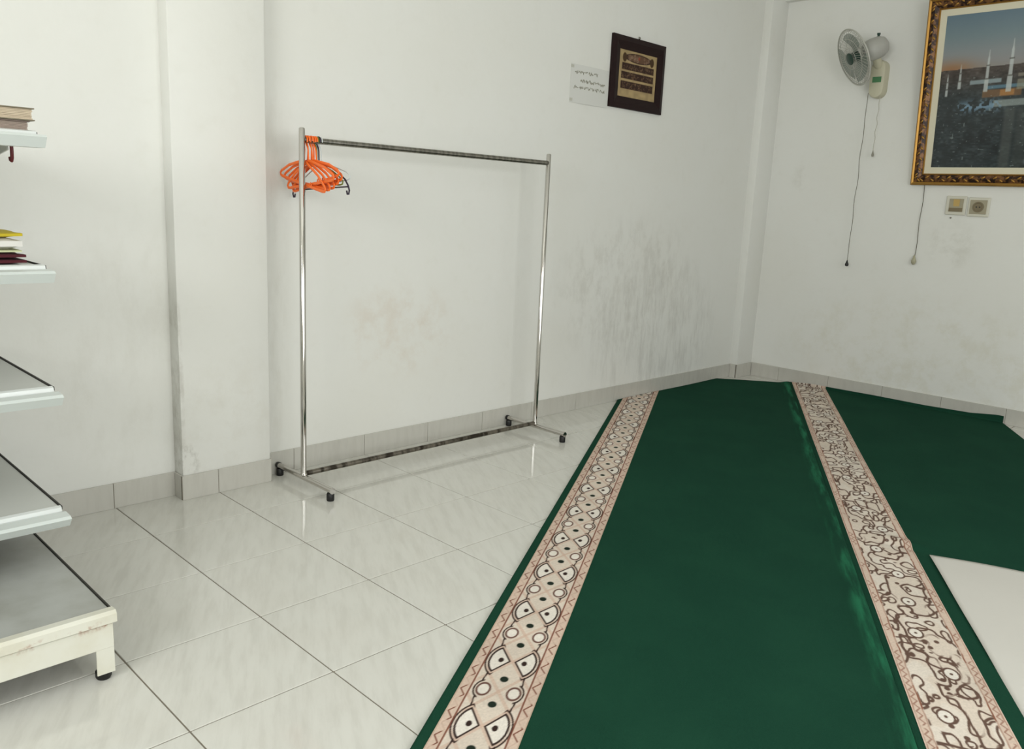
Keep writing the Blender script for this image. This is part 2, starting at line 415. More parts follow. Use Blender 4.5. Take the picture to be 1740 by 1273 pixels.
def z2(t, n):
    wr = .010*np.exp(-((t-.76+.35*(n-3.05))/.045)**2)*smooth(2.93, 3.03, n)*smooth(3.2, 3.11, n)
    wr = wr-.004*np.exp(-((t-.70+.35*(n-3.05))/.02)**2)*smooth(2.9, 3.03, n)*smooth(3.2, 3.11, n)
    return TH+wr+.0015*np.sin(t*4+n*5)
def lap2(n):
    return float(np.interp(n, [2.83, 3.0, 3.4, 3.7, 3.95, 4.08, 4.12], [.0, .016, .020, .018, .026, .045, .045]))
roll('green prayer carpet roll with cream border beside the bare white tiles', 1.660, 2.834, 1.690, 1.903, end1, z1, lambda n: 0, 0., 0.)
roll('green prayer carpet roll with cream border running under the white sheet', 2.835, 4.12, 2.858, 3.090, end2, z2, lap2, .045, .12)

# white sheet lying on the second roll
M_sheet = mat('white_cloth', lin(206, 203, 196), .85, spec=.2); bump(M_sheet, noise_(M_sheet, geo(M_sheet), 14, 4), .3, .004)
A = np.array([2.163, -2.367]); e1 = np.array([.30, -.954]); e2 = -np.array([.8589, .5122])
a, b = np.meshgrid(np.linspace(0, .85, 50), np.linspace(0, 1.75, 90))
curve = .03*np.sin(a/.85*math.pi*1.2)*np.exp(-b*3)
P = np.zeros(a.shape+(3,)); P[..., :2] = A+a[..., None]*e1+(b-curve)[..., None]*e2
P[..., 2] = TH+.0045+.0014*np.sin(a*9+b*4)+.0012*np.sin(b*11-a*5)
lo = P.copy(); lo[..., 2] -= .0025
P = np.concatenate([lo[:1], P, lo[-1:]], 0); P = np.concatenate([P[:, :1]-[0, 0, .0025], P, P[:, -1:]-[0, 0, .0025]], 1)
link('white_sheet', grid_mesh('white_sheet', P), M_sheet, label='plain white cloth sheet spread on the green carpet at the right', cat='sheet')

# ------------------------------------------------------------ clothes rack
RX0, RX1, RY, RZ, RT = .712, 2.187, -.23, 1.483, 1.530
rk = thing('clothes_rack', 'tall stainless steel clothes rail standing on four black rubber feet by the wall', 'clothes rack', (RX0, RY, 0))
def rpart(name, bm, m, par=None, **k):
    bmesh.ops.translate(bm, verts=bm.verts, vec=(-RX0, -RY, 0)); return obj(name, bm, m, par or rk, smooth=True, **k)
tr = .0125
for x in (RX0, RX1):
    b = nb(); tube(b, [(x, RY, .058), (x, RY, RT-.004), (x, RY, RT)], [tr, tr, tr*.75], 24); rpart('post', b, M_steel)
    f = nb(); tube(f, [(x, RY+.215, .046), (x, RY-.222, .046)], tr, 20); ft = rpart('foot_bar', f, M_steel)
    for y in (RY+.205, RY-.212):
        b = nb(); lathe(b, [(0, 0), (.015, 0), (.0165, .003), (.0165, .030), (.014, .0335), (0, .0335)], 20, Matrix.Translation((x, y, .0005)))
        rpart('rubber_foot', b, M_black, ft)
        s = 1 if y > RY else -1
        b = nb(); tube(b, [(x, y+s*.003, .046), (x, y+s*.017, .046)], .0140, 20); rpart('end_cap', b, M_black if s > 0 else M_steel, ft)
    b = nb(); tube(b, [(x, RY, .0575), (x, RY, .066)], .0155, 24); rpart('weld_collar', b, M_steel)
M_steel2 = mat('scuffed_steel', (.34, .33, .31, 1), .24, 1)
nn = noise_(M_steel2, mapping(M_steel2, geo(M_steel2), (6, 1, 1)), 8, 4); L(M_steel2, mix(M_steel2, ramp(M_steel2, nn, .4, .6), (.34, .325, .29, 1), (.22, .21, .185, 1)), bsdf(M_steel2).inputs['Base Color'])
b = nb(); tube(b, [(RX0+tr*.6, RY, RZ), (RX1-tr*.6, RY, RZ)], tr, 24); rpart('rail', b, M_steel2, label='dull scuffed steel top rail')
M_steel3 = mat('dark_reflection_steel', (.2, .18, .15, 1), .3, 1)  # dark reflections on the bar put into the metal colour
nn = noise_(M_steel3, mapping(M_steel3, geo(M_steel3), (3, 1, 1)), 9, 5); L(M_steel3, mix(M_steel3, ramp(M_steel3, nn, .4, .6), (.24, .215, .18, 1), (.06, .052, .042, 1)), bsdf(M_steel3).inputs['Base Color'])
b = nb(); tube(b, [(RX0+tr*.6, RY, .062), (RX1-tr*.6, RY, .062)], .0115, 24); rpart('bottom_bar', b, M_steel3, label='bottom bar with painted dark reflections')

# ------------------------------------------------------------ hangers on the rail
def flat_tube(bm, pts, rin, rx, closed=True, seg=10):
    P = [Vector(p) for p in pts]; n = len(P); rings = []
    for i in range(n):
        a = P[(i-1) % n] if closed else P[max(i-1, 0)]; c = P[(i+1) % n] if closed else P[min(i+1, n-1)]
        t = (c-a).normalized(); q = Vector((1, 0, 0)).cross(t)
        rings.append([bm.verts.new(P[i]+q*rin*math.cos(2*math.pi*k/seg)+Vector((rx*math.sin(2*math.pi*k/seg), 0, 0))) for k in range(seg)])
    for i in range(n if closed else n-1):
        A, B = rings[i], rings[(i+1) % n]
        for k in range(seg): bm.faces.new((A[k], A[(k+1) % seg], B[(k+1) % seg], B[k]))
    if not closed: bm.faces.new(rings[0][::-1]); bm.faces.new(rings[-1])
    return bm
def hanger_paths(wd, style):
    """local: x=0 plane, y across, z up, origin at the hook's bearing point on the rail top"""
    hook = []; R = .0165
    for k in range(0, 15):
        an = math.radians(200-k*14.5); hook.append((0, -R*math.cos(math.radians(200-k*14.5))*-1, -R+R*math.sin(an)))
    hook = [(0, R*math.cos(math.radians(a_)), -R+R*math.sin(math.radians(a_))) for a_ in range(200, -21, -14)]
    hook += [(0, .013, -.030), (0, .004, -.042), (0, 0, -.055), (0, 0, -.100)]
    h = wd/2; q = lambda z: -.098+(z+.098)*.82
    body = [(0, 0, -.098), (0, .02, -.105), (0, .06, -.121), (0, .12, -.146), (0, h-.03, -.172), (0, h-.008, -.187), (0, h, -.199), (0, h-.004, -.209), (0, h-.02, -.213), (0, 0, -.214)]
    body = [(0, y, q(z)) for _, y, z in body]
    body = body+[(0, -y, z) for _, y, z in body[::-1][1:]][:-1]
    return hook, body
def make_hanger(label, m, wd, r, group=None, style='loop'):
    root = thing('hanger', label, 'hanger', group=group)
    hook, body = hanger_paths(wd, style)
    b = nb(); tube(b, hook, r, 8); obj('hook', b, m, root, smooth=True)
    b = nb(); 
    if style == 'j':
        h = wd/2
        half = [(0, 0, -.098), (0, .03, -.106), (0, .09, -.124), (0, .15, -.150), (0, h-.03, -.178), (0, h-.008, -.203), (0, h, -.222), (0, h-.006, -.236), (0, h-.016, -.236), (0, h-.020, -.222)]
        path = [(0, -y, z) for _, y, z in half[::-1]][:-1]+half
        tube(b, path, r, 8); obj('shoulders', b, m, root, smooth=True)
        b = nb(); tube(b, [(0, -h+.012, -.207), (0, h-.012, -.207)], r*.9, 8); obj('bar', b, m, root, smooth=True)
    else:
        flat_tube(b, body, r*(2.0 if group else 1), r*.92); obj('shoulders', b, m, root, smooth=True)
        b = nb(); flat_tube(b, [(0, -.075, -.192), (0, -.075, -.182), (0, -.068, -.177), (0, -.061, -.182), (0, -.061, -.192)], r, r*.8, False); obj('strap_notch', b, m, root, smooth=True)
    return root
def copy_hanger(src):
    r = src.copy(); C.objects.link(r)
    for ch in src.children:
        c = ch.copy(); C.objects.link(c); c.parent = r
    return r
M_orange = mat('orange_plastic', lin(246, 112, 34), .35, spec=.5)
M_purple = mat('dark_purple_plastic', lin(38, 26, 48), .4)
M_green = mat('olive_plastic', lin(110, 118, 40), .4)
M_clear = mat('pale_plastic', lin(205, 212, 212), .25)
ordn = ['closest to the left steel post', 'second from the left post', 'third from the left post', 'fourth from the left post', 'fifth from the left post', 'sixth from the left post', 'last of the orange ones']
zt = RZ+tr+.0033
first = None
for k in range(7):
    lab = 'orange plastic hanger on the rail, '+ordn[k]
    if k == 0: h = first = make_hanger(lab, M_orange, .375, .0031, 'orange hangers on the steel rail')
    else: h = copy_hanger(first); h['label'] = lab
    h.location = (.7300+.0072*k, RY, zt); sw = [10, -6, 7, -11, 4, -2, -7][k]
    h.rotation_euler = (math.radians(sw), 0, math.radians(-2))
def single(lab, m, wd, r, x, sw, yaw, style):
    h = make_hanger(lab, m, wd, r, None, style); h.location = (x, RY, RZ+tr+r+.0002); h.rotation_euler = (math.radians(sw), 0, math.radians(yaw)); return h
single('olive green plastic hanger between the orange hangers and the dark purple one', M_green, .40, .003, .7805, -1, -2, 'loop')
single('dark purple plastic hanger with curled ends beside the orange hangers', M_purple, .455, .0034, .7885, -3, -2, 'j')
single('pale whitish thin hanger just past the dark purple one, farthest from the left post', M_clear, .42, .0022, .797, -7, -2, 'loop')

# ------------------------------------------------------------ display shelves at the left
M_shelf = mat('white_enamel', lin(214, 218, 216), .32, spec=.5)
p = geo(M_shelf); L(M_shelf, mix(M_shelf, math_(M_shelf, 'MULTIPLY', ramp(M_shelf, noise_(M_shelf, p, 7, 5), .45, .8), .3), lin(214, 218, 216), lin(190, 190, 182)), bsdf(M_shelf).inputs['Base Color'])
M_rust = mat('white_enamel_rusted', lin(218, 217, 205), .4)
p = geo(M_rust); s = N(M_rust, 'ShaderNodeSeparateXYZ'); L(M_rust, p, s.inputs[0])
near = math_(M_rust, 'SUBTRACT', 1., ramp(M_rust, math_(M_rust, 'ABSOLUTE', math_(M_rust, 'SUBTRACT', s.outputs[2], .163)), .002, .018))
rs = ramp(M_rust, noise_(M_rust, p, 17, 6, .65), .52, .68)
c = mix(M_rust, math_(M_rust, 'MULTIPLY', ramp(M_rust, noise_(M_rust, p, 9, 4), .4, .8), .45), lin(218, 217, 205), lin(196, 188, 160))
c = mix(M_rust, math_(M_rust, 'MULTIPLY', math_(M_rust, 'MULTIPLY', near, rs), .9), c, lin(150, 88, 48)); L(M_rust, c, bsdf(M_rust).inputs['Base Color'])
M_deck_shade = mat('shade_greyed_enamel', lin(168, 170, 165), .45)  # deck enamel greyed to carry the shade of the shelves above
p = geo(M_deck_shade); L(M_deck_shade, mix(M_deck_shade, ramp(M_deck_shade, noise_(M_deck_shade, p, 5, 5), .35, .75), lin(172, 174, 170), lin(150, 150, 143)), bsdf(M_deck_shade).inputs['Base Color'])
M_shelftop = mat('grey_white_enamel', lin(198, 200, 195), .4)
M_edge_shadow = mat('shelf_edge_shadow', lin(48, 46, 40), .6)  # dark strip colour standing in for the rolled edge's shadow line
M_rail = mat('pale_plastic_rail', lin(210, 217, 214), .3)
SX0, SX1 = -2.36, -.444  # left end lengthened out of view to block side window light
sh = thing('display_shelf', 'white metal shop shelving unit with a deep rusted bottom deck at the left edge', 'shelf', (SX1, -.1, 0))
def spart(name, bm, m, par=None, sm=False, **k):
    bmesh.ops.translate(bm, verts=bm.verts, vec=(-SX1, .1, 0)); return obj(name, bm, m, par or sh, smooth=sm, **k)
for x in (SX0+.02, (SX0+SX1)/2, SX1-.03):
    b = nb(); box(b, x-.015, x+.015, -.075, -.015, .0, 1.78, .003)
    spart('upright', b, M_shelf)
for k in range(4):
    
    for xa, xb in ((SX0+.04, (SX0+SX1)/2-.02), ((SX0+SX1)/2+.02, SX1-.05)):
        b = nb(); box(b, xa, xb, -.05, -.04, .2+.39*k, .2+.39*(k+1)-.004, .003); spart('back_panel', b, M_shelf)
# bottom deck
YB = -1.196
b = nb(); box(b, SX0, SX1, YB, -.08, .168, .188, .003); deck = spart('base_deck', b, M_deck_shade)
b = nb(); prism(b, [(YB+.004, .192), (YB-.022, .194), (YB-.030, .186), (YB-.030, .163), (YB+.004, .160)], SX0, SX1+.006); spart('front_lip', b, M_rust, deck)
b = nb(); box(b, SX1+.0002, SX1+.0042, YB+.006, -.08, .180, .1905); spart('edge_shadow_strip', b, M_edge_shadow, deck, label='dark strip for the side edge shadow')
b = nb(); box(b, SX0, SX1-.002, YB-.024, YB-.012, .092, .1595, .002); spart('kick_panel', b, M_rust, deck)
b = nb(); box(b, SX1-.014, SX1-.002, YB-.012, -.08, .10, .166, .002); spart('side_panel', b, M_shelf, deck)
for x in (SX0+.002, (SX0+SX1)/2-.022, SX1-.047):
    for y in (YB-.023, -.14):
        b = nb(); prism(b, [(x, y), (x+.044, y), (x+.044, y+.044), (x+.040, y+.044), (x+.040, y+.004), (x, y+.004)], .022, .13, 'z')
        lg = spart('leg', b, M_rust)
        b = nb(); lathe(b, [(0, .0005), (.017, .0005), (.020, .006), (.020, .020), (.008, .024), (0, .024)], 16, Matrix.Translation((x+.022, y+.024, 0))); spart('rubber_foot', b, M_black, lg, True)
# four upper shelves
for zt_ in (.366, .715, 1.050, 1.396):
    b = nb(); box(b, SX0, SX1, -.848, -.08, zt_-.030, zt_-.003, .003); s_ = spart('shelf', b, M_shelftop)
    b = nb(); prism(b, [(-.838, zt_-.002), (-.846, zt_+.004), (-.858, zt_+.001), (-.862, zt_-.017), (-.838, zt_-.017)], SX0, SX1-.002); spart('front_lip', b, M_shelf, s_)
    b = nb(); prism(b, [(-.862, zt_-.010), (-.880, zt_-.006), (-.916, zt_-.008), (-.926, zt_-.014), (-.905, zt_-.040), (-.85, zt_-.040), (-.85, zt_-.0305), (-.862, zt_-.0305)], SX0, SX1+.003); spart('price_rail', b, M_rail, s_)
    b = nb(); box(b, SX1+.0002, SX1+.0036, -.846, -.08, zt_-.010, zt_+.0005); spart('edge_shadow_strip', b, M_edge_shadow, s_, label='dark strip for the side edge shadow')
    for x in (SX0+.02, SX1-.03):
        b = nb(); prism(b, [(-.080, zt_-.032), (-.70, zt_-.032), (-.70, zt_-.045), (-.080, zt_-.13)], x-.002, x+.002); spart('bracket', b, M_shelf, s_)
# red hook under the top shelf
b = nb(); hk = [(0, 0, 0), (0, 0, -.020), (0, .002, -.036), (0, .008, -.044), (0, .016, -.042), (0, .019, -.034)]
M_red = mat('dark_red_plastic', lin(96, 18, 26), .4)
tube(b, [(-.47+.35*q[1]-.35*q[1], -.72+q[1], 1.366+q[2]) for q in hk], .0045, 10)
obj('hook', b, M_red, smooth=True, label='small dark red hook hanging under the top white shelf', cat='hook')
# books on the top shelf
def book(name, label, x0, x1, y0, y1, z0, z1, cover, pages):
    r = thing(name, label, 'book', ((x0+x1)/2, (y0+y1)/2, z0)); o = Vector(r.location)
    def q(n, bm, m, **k): bmesh.ops.translate(bm, verts=bm.verts, vec=-o); return obj(n, bm, m, r, **k)
    t = .003
    b = nb(); box(b, x0, x1, y0, y1, z0, z0+t, .0008); box(b, x0, x1, y0, y1, z1-t, z1, .0008); box(b, x0, x1, y1-t, y1, z0+t, z1-t)
    q('cover', b, cover)
    b = nb(); n_ = 7
    for k in range(n_):
        za = z0+t+(z1-z0-2*t)*k/n_; zb = z0+t+(z1-z0-2*t)*(k+1)/n_
        e = random.uniform(0, .003); box(b, x0+.004, x1-.004-e, y0+.004+random.uniform(0, .003), y1-t, za+.0003, zb-.0003)
    q('pages', b, pages); return r
M_pg = mat('aged_paper', lin(196, 180, 156), .9); M_pg2 = mat('aged_paper_grey', lin(158, 142, 130), .9)
M_cv = mat('book_cover', lin(120, 112, 92), .6); M_cv2 = mat('book_cover_brown', lin(112, 98, 88), .6)
book('book', 'thick greyish brown book lying under the beige one on the top shelf', -.76, -.452, -.832, -.60, 1.3968, 1.424, M_cv2, M_pg2)
book('book', 'thick beige book lying on top of the greyish brown book', -.74, -.440, -.834, -.61, 1.4245, 1.457, M_cv, M_pg)
# folded clothes on the second shelf
def folded(name, label, x0, x1, y0, y1, z0, z1, m, seed, layers):
    r = thing(name, label, 'cloth', ((x0+x1)/2, (y0+y1)/2, z0)); H_ = (z1-z0); tot = sum(layers); zb_ = z0
    for k, lw in enumerate(layers):
        h = H_*lw/tot; za_ = zb_; zb_ += h
        b = nb(); box(b, x0, x1, y0, y1, za_, zb_-.0006)
        bmesh.ops.subdivide_edges(b, edges=b.edges, cuts=9, use_grid_fill=True)
        for v in b.verts:
            p = v.co; u_ = (p.x-x0)/(x1-x0)*2-1; v_ = (p.y-y0)/(y1-y0)*2-1
            zc = za_+h*.5; ex = max(abs(u_), abs(v_)); f = 1-.5*max(0, (ex-.8)/.2)**2
            nz = noise.noise(Vector((p.x*14+seed, p.y*14, k*3.1)))
            p.z = zc+(p.z-zc)*f+(.5*nz*h*.35 if k or p.z > zc else 0)*(1 if k == len(layers)-1 else .3)
            q = (1-((p.z-zc)/(h*.55))**2) if abs(u_) > .99 or abs(v_) > .99 else 0
            p.x += nz*.006; p.y += noise.noise(Vector((p.x*11, p.y*9+seed, 5+k)))*.008
        for v in b.verts: v.co -= Vector(r.location)
        obj('fold', b, m[k % len(m)], r, smooth=True)
    return r
M_mar = mat('maroon_cloth', lin(74, 18, 28), .9); M_wht = mat('white_fabric', lin(214, 212, 206), .9); M_yel = mat('yellow_fabric', lin(188, 168, 38), .9); M_yg = mat('pale_green_fabric', lin(196, 200, 160), .9)
folded('folded_cloth', 'dark maroon folded cloth at the bottom of the stack on the shelf', -.80, -.472, -.79, -.55, 1.0500, 1.079, [M_mar], 1, (1, 1))
folded('folded_cloth', 'white and yellow folded garment on top of the maroon cloth', -.80, -.478, -.785, -.56, 1.0795, 1.135, [M_yg, M_wht, M_yel], 4, (1, 3.2, 1.6))

# ------------------------------------------------------------ paper and small framed calligraphy on the back wall
M_paper = mat('white_paper', lin(214, 214, 209), .8); M_ink = mat('grey_ink', lin(146, 144, 130), .8)
pp = thing('paper_note', 'white paper sheet with three handwritten lines taped beside the small dark frame', 'note', (2.590, WT, 1.850))
b = nb(); nx = 14
P = np.zeros((2, nx, 3)); xs = np.linspace(0, .342, nx)
b = nb(); prism(b, [(x, -.0018-.004*math.sin(x/.342*math.pi)**2) for x in xs]+[(x, -.0006-.004*math.sin(x/.342*math.pi)**2) for x in xs[::-1]], 0, .212, 'z'); obj('sheet', b, M_paper, pp, smooth=True)
rr = random.Random(3); b = nb()
for (xa, xb, zz) in ((.035, .205, .170), (.085, .30, .125), (.03, .31, .088)):
    x = xa
    while x < xb:
        wl = rr.uniform(.02, .045); pts = []; m_ = int(wl/.0035)
        for k in range(m_+1):
            xx = x+wl*k/m_; pts.append((xx, -.0022-.004*math.sin(min(xx, .342)/.342*math.pi)**2, zz+rr.uniform(-.010, .011)))
        tube(b, pts, .0023, 5); x += wl+rr.uniform(.006, .014)
obj('handwriting', b, M_ink, pp, kind='stuff', label='grey handwritten lines')
M_tape = mat('tape', lin(192, 191, 180), .4)
for (x, z) in ((.012, .198), (.012, .016)):
    b = nb(); box(b, x-.012, x+.012, -.0032, -.0022, z-.008, z+.008); obj('tape', b, M_tape, pp)

M_dkw = mat('dark_brown_wood', lin(30, 14, 14), .5, spec=.2); nz_ = noise_(M_dkw, mapping(M_dkw, geo(M_dkw), (3, 3, 12)), 12, 4); L(M_dkw, mix(M_dkw, nz_, lin(20, 9, 10), lin(40, 18, 18)), bsdf(M_dkw).inputs['Base Color'])
fx0, fx1, fz0, fz1 = 2.937, 3.468, 1.864, 2.280; ix0, ix1, iz0, iz1 = 3.012, 3.390, 1.934, 2.204
cf = thing('calligraphy_frame', 'small dark brown frame with tan calligraphy panel hung on the back wall', 'picture', (fx0, WT, fz0))
def framed(bm, X0, X1, Z0, Z1, a0, a1, b0, b1, d0, d1):
    """four mitred rails; outer X0..Z1, inner a0..b1, depth y=-d0 outer, -d1 inner"""
    O = [(X0, Z0), (X1, Z0), (X1, Z1), (X0, Z1)]; I = [(a0, b0), (a1, b0), (a1, b1), (a0, b1)]
    for k in range(4):
        l = (k+1) % 4
        prof = []
        for (pO, pI) in ((O[k], I[k]), (O[l], I[l])):
            mid = ((pO[0]*.6+pI[0]*.4), (pO[1]*.6+pI[1]*.4))
            prof.append([bm.verts.new((q[0], -dd, q[1])) for q, dd in ((pO, 0.), (pO, d0*.7), (mid, d0), (pI, d1), (pI, 0.))])
        A_, B_ = prof
        for i in range(5): bm.faces.new((A_[i], A_[(i+1) % 5], B_[(i+1) % 5], B_[i]))
        bm.faces.new(A_[::-1]); bm.faces.new(B_)
    return bm
O_ = (0-0, 0)
for nm, edge in (('frame', None),):
    b = nb(); framed(b, 0, fx1-fx0, 0, fz1-fz0, ix0-fx0, ix1-fx0, iz0-fz0, iz1-fz0, .024, .012); obj('frame', b, M_dkw, cf)
gx, gz = np.meshgrid(np.linspace(0, ix1-ix0, 170), np.linspace(0, iz1-iz0, 122)); W_, H_ = ix1-ix0, iz1-iz0
col = np.broadcast_to(np.array([166, 144, 104.]), gx.shape+(3,)).copy(); col *= (1+.16*(vnoise(gx, gz, 40, 5)-.5))[..., None]
INK = np.array([50, 28, 18.]); PALE = np.array([140, 112, 84.]); rs_ = np.random.RandomState(2)
def blend(mk, c):
    global col
    col = col*(1-mk[..., None])+c*mk[..., None]
for (za, zb, xa, xb) in ((.158, .197, .03, .352), (.106, .146, .026, .352), (.048, .092, .026, .352)):
    blend(smooth(xa-.002, xa+.002, gx)*smooth(xb+.002, xb-.002, gx)*smooth(za-.002, za+.002, gz)*smooth(zb+.002, zb-.002, gz), INK)
    for k in range(46):                                   # pale curls left between the dark strokes
        cx_, cz_ = rs_.uniform(xa+.008, xb-.008), rs_.uniform(za+.004, zb-.004); rr_ = rs_.uniform(.003, .008); an = np.arctan2(gz-cz_, gx-cx_)
        blend(smooth(.0017, .0005, np.abs(np.hypot(gx-cx_, gz-cz_)-rr_))*(np.cos(an-rs_.uniform(0, 6.28)) > -.2)*.75, PALE)
el = ((gx-.19)/.13)**2+((gz-.232)/.026)**2
blend(smooth(1.1, .95, el)*.85, np.array([86, 58, 42.])); blend(smooth(.3, .05, np.abs(el-.9)), INK)
for k in range(30):
    cx_, cz_ = rs_.uniform(.08, .30), rs_.uniform(.215, .25); rr_ = rs_.uniform(.003, .008)
    blend(smooth(.002, .0006, np.abs(np.hypot(gx-cx_, gz-cz_)-rr_))*.8, np.array([150, 124, 104.]))
blend(smooth(.012, .007, np.hypot(gx-.195, gz-.236))*.8, np.array([150, 62, 46.]))
for cx_ in (.052, .328): blend(smooth(1.1, .9, np.hypot((gx-cx_)/.02, (gz-.228)/.026)), np.array([66, 44, 22.]))
link('calligraphy', grid_mesh('calligraphy', np.stack([gx+ix0-fx0, np.full(gx.shape, -.009), gz+iz0-fz0], -1), col), print_mat('calligraphy_print', .5), cf)
b = nb(); lathe(b, [(.006, -.003), (.0085, -.001), (.0085, .001), (.006, .003)], 14, Matrix.Translation((.262, -.006, fz1-fz0+.010)) @ Matrix.Rotation(R90, 4, 'X')); obj('hanging_ring', b, M_steel2, cf)

# ------------------------------------------------------------ big gilt frame on the right wall (leans out at the top)
lean = math.radians(5.2); BW, BHt = 1.62, 1.165; fw, mt = .075, .040
bf = thing('picture_frame', 'large gilt carved frame with a dusk mosque photograph on the right wall', 'picture')
right = Vector((0, -1, 0)); up = Vector((-math.sin(lean), 0, math.cos(lean))); out = right.cross(up)
bf.matrix_world = Matrix(((right.x, up.x, out.x, XR+.004), (right.y, up.y, out.y, -1.108), (right.z, up.z, out.z, 1.512), (0, 0, 0, 1)))
M_gold = mat('gilt', lin(170, 128, 62), .38, .75); M_carve = mat('dark_carved_gilt', lin(74, 44, 26), .4, .3)
L(M_carve, mix(M_carve, ramp(M_carve, noise_(M_carve, geo(M_carve), 38, 3), .42, .62), lin(40, 22, 16), lin(128, 88, 52)), bsdf(M_carve).inputs['Base Color'])
def rail4(name, o0, o1, z0, z1, z2, m):
    for k in range(4):
        O = [(o0, o0), (BW-o0, o0), (BW-o0, BHt-o0), (o0, BHt-o0)]; I = [(o1, o1), (BW-o1, o1), (BW-o1, BHt-o1), (o1, BHt-o1)]; l = (k+1) % 4
        b = nb(); pr = []
        for a_, c_ in ((O[k], I[k]), (O[l], I[l])):
            md = ((a_[0]+c_[0])/2, (a_[1]+c_[1])/2)
            pr.append([b.verts.new((q[0], q[1], h)) for q, h in ((a_, .002), (a_, z0), (md, z1), (c_, z2), (c_, .002))])
        for i in range(5): b.faces.new((pr[0][i], pr[0][(i+1) % 5], pr[1][(i+1) % 5], pr[1][i]))
        b.faces.new(pr[0][::-1]); b.faces.new(pr[1]); obj(name, b, m, bf)
rail4('outer_moulding', 0, .020, .028, .038, .032, M_gold)
rail4('carved_moulding', .0201, .066, .026, .034, .020, M_carve)
rail4('inner_moulding', .0661, .075, .020, .023, .016, M_gold)
# carved acanthus beads along the dark moulding: one joined ornament per side
for side in range(4):
    b = nb(); Ln = BW if side in (0, 2) else BHt; n_ = int(Ln/.034)
    for k in range(1, n_):
        s_ = k*Ln/n_; off = .043+(.008 if k % 2 else -.008)
        x, y = {0: (s_, off), 2: (s_, BHt-off), 1: (BW-off, s_), 3: (off, s_)}[side]
        ang = (.7 if k % 2 else -.7)+(0 if side in (0, 2) else R90)
        Mx = Matrix.Translation((x, y, .031)) @ Matrix.Rotation(ang, 4, 'Z') @ Matrix.Diagonal((1, .42, .45, 1))
        lathe(b, [(0, -.014), (.010, -.010), (.0155, 0), (.010, .010), (0, .014)], 8, Mx)
    obj('carving', b, M_gold, bf, smooth=True)
M_mat = mat('ivory_mount', lin(218, 212, 188), .6)
b = nb(); i0, i1 = fw, fw+mt
for (xa, xb, ya, yb) in ((i0, BW-i0, i0, i1), (i0, BW-i0, BHt-i1, BHt-i0), (i0, i1, i1, BHt-i1), (BW-i1, BW-i0, i1, BHt-i1)): box(b, xa, xb, ya, yb, .004, .012)
obj('mount', b, M_mat, bf)
px0, px1, py0, py1 = i1, BW-i1, i1, BHt-i1
gx, gy = np.meshgrid(np.linspace(0, 1, 420), np.linspace(0, 1, 300)); X = gx*(px1-px0); Y = gy*(py1-py0); PW, PH = px1-px0, py1-py0
hz = .645*PH+.035*X
sky = np.zeros(gx.shape+(3,)); f = np.clip((Y-hz)/(PH-hz), 0, 1)
for c_ in range(3): sky[..., c_] = np.interp(f, [0, .12, .3, .6, 1], [[176, 158, 138, 112, 84][c_*0], 0, 0, 0, 0] if False else {0: [138, 138, 132, 112, 94], 1: [134, 138, 138, 130, 116], 2: [130, 138, 140, 136, 130]}[c_])
glow = np.exp(-((X-.06)/.13)**2)*np.exp(-(f/.16)**2); sky = sky*(1-.75*glow[..., None])+np.array([150, 98, 52.])*.75*glow[..., None]
col = np.zeros_like(sky)
v = vnoise(X, Y, 24, 21)*.5+vnoise(X, Y*2, 60, 22)*.5
city = np.array([30, 38, 40.])+np.array([40, 44, 44.])*(v[..., None]**2)
far_ = smooth(hz-.20, hz, Y); city = city*(1-far_[..., None])+(np.array([58, 48, 42.])+60*(v[..., None]-.4))*far_[..., None]
col = np.where((Y > hz)[..., None], sky, city)
def pt(mk, c, a_=1.):
    global col
    mk = np.clip(mk*a_, 0, 1)[..., None]; col = col*(1-mk)+np.array(c, float)*mk
rect = lambda xa, xb, ya, yb, e=.004: smooth(xa-e, xa+e, X)*smooth(xb+e, xb-e, X)*smooth(ya-e, ya+e, Y)*smooth(yb+e, yb-e, Y)
# lit low blocks, arcades, court
pt(rect(.18, .36, hz-.10, hz-.075), (150, 168, 172), .8); pt(rect(.28, .50, hz-.135, hz-.115), (92, 132, 152), .8)
pt(rect(.26, .48, hz-.185, hz-.14), (126, 88, 50), .75); pt(rect(.36, .44, hz-.18, hz-.145), (196, 134, 62), .6)
pt(rect(.33, 1.4, hz-.245, hz-.205), (150, 160, 156), .75); pt(rect(.45, 1.4, hz-.15, hz-.09), (142, 140, 120), .7); pt(rect(.45, 1.4, hz-.075, hz-.055), (165, 160, 140), .55)
pt(rect(.40, .46, .0, hz-.26, .012), (84, 88, 84), .6); pt(rect(.47, .56, .0, .36, .02), (70, 74, 70), .5)
sp = np.exp(-((Y-(hz-.235))/.035)**2)*smooth(.08, .16, X)*smooth(.42, .34, X); pt(sp*(vnoise(X, Y, 70, 31) > .55), (126, 160, 184), .8)
sp = np.exp(-((Y-(hz-.30))/.09)**2)*smooth(.48, .58, X); pt(sp*(vnoise(X, Y, 65, 32) > .62), (176, 188, 180), .7)
pt((vnoise(X, Y, 80, 33) > .92)*smooth(hz, hz-.05, Y), (150, 164, 160), .5)
pt((vnoise(X, Y, 46, 36) > .80)*rect(.55, 1.4, .02, .22, .02), (150, 160, 176), .6)
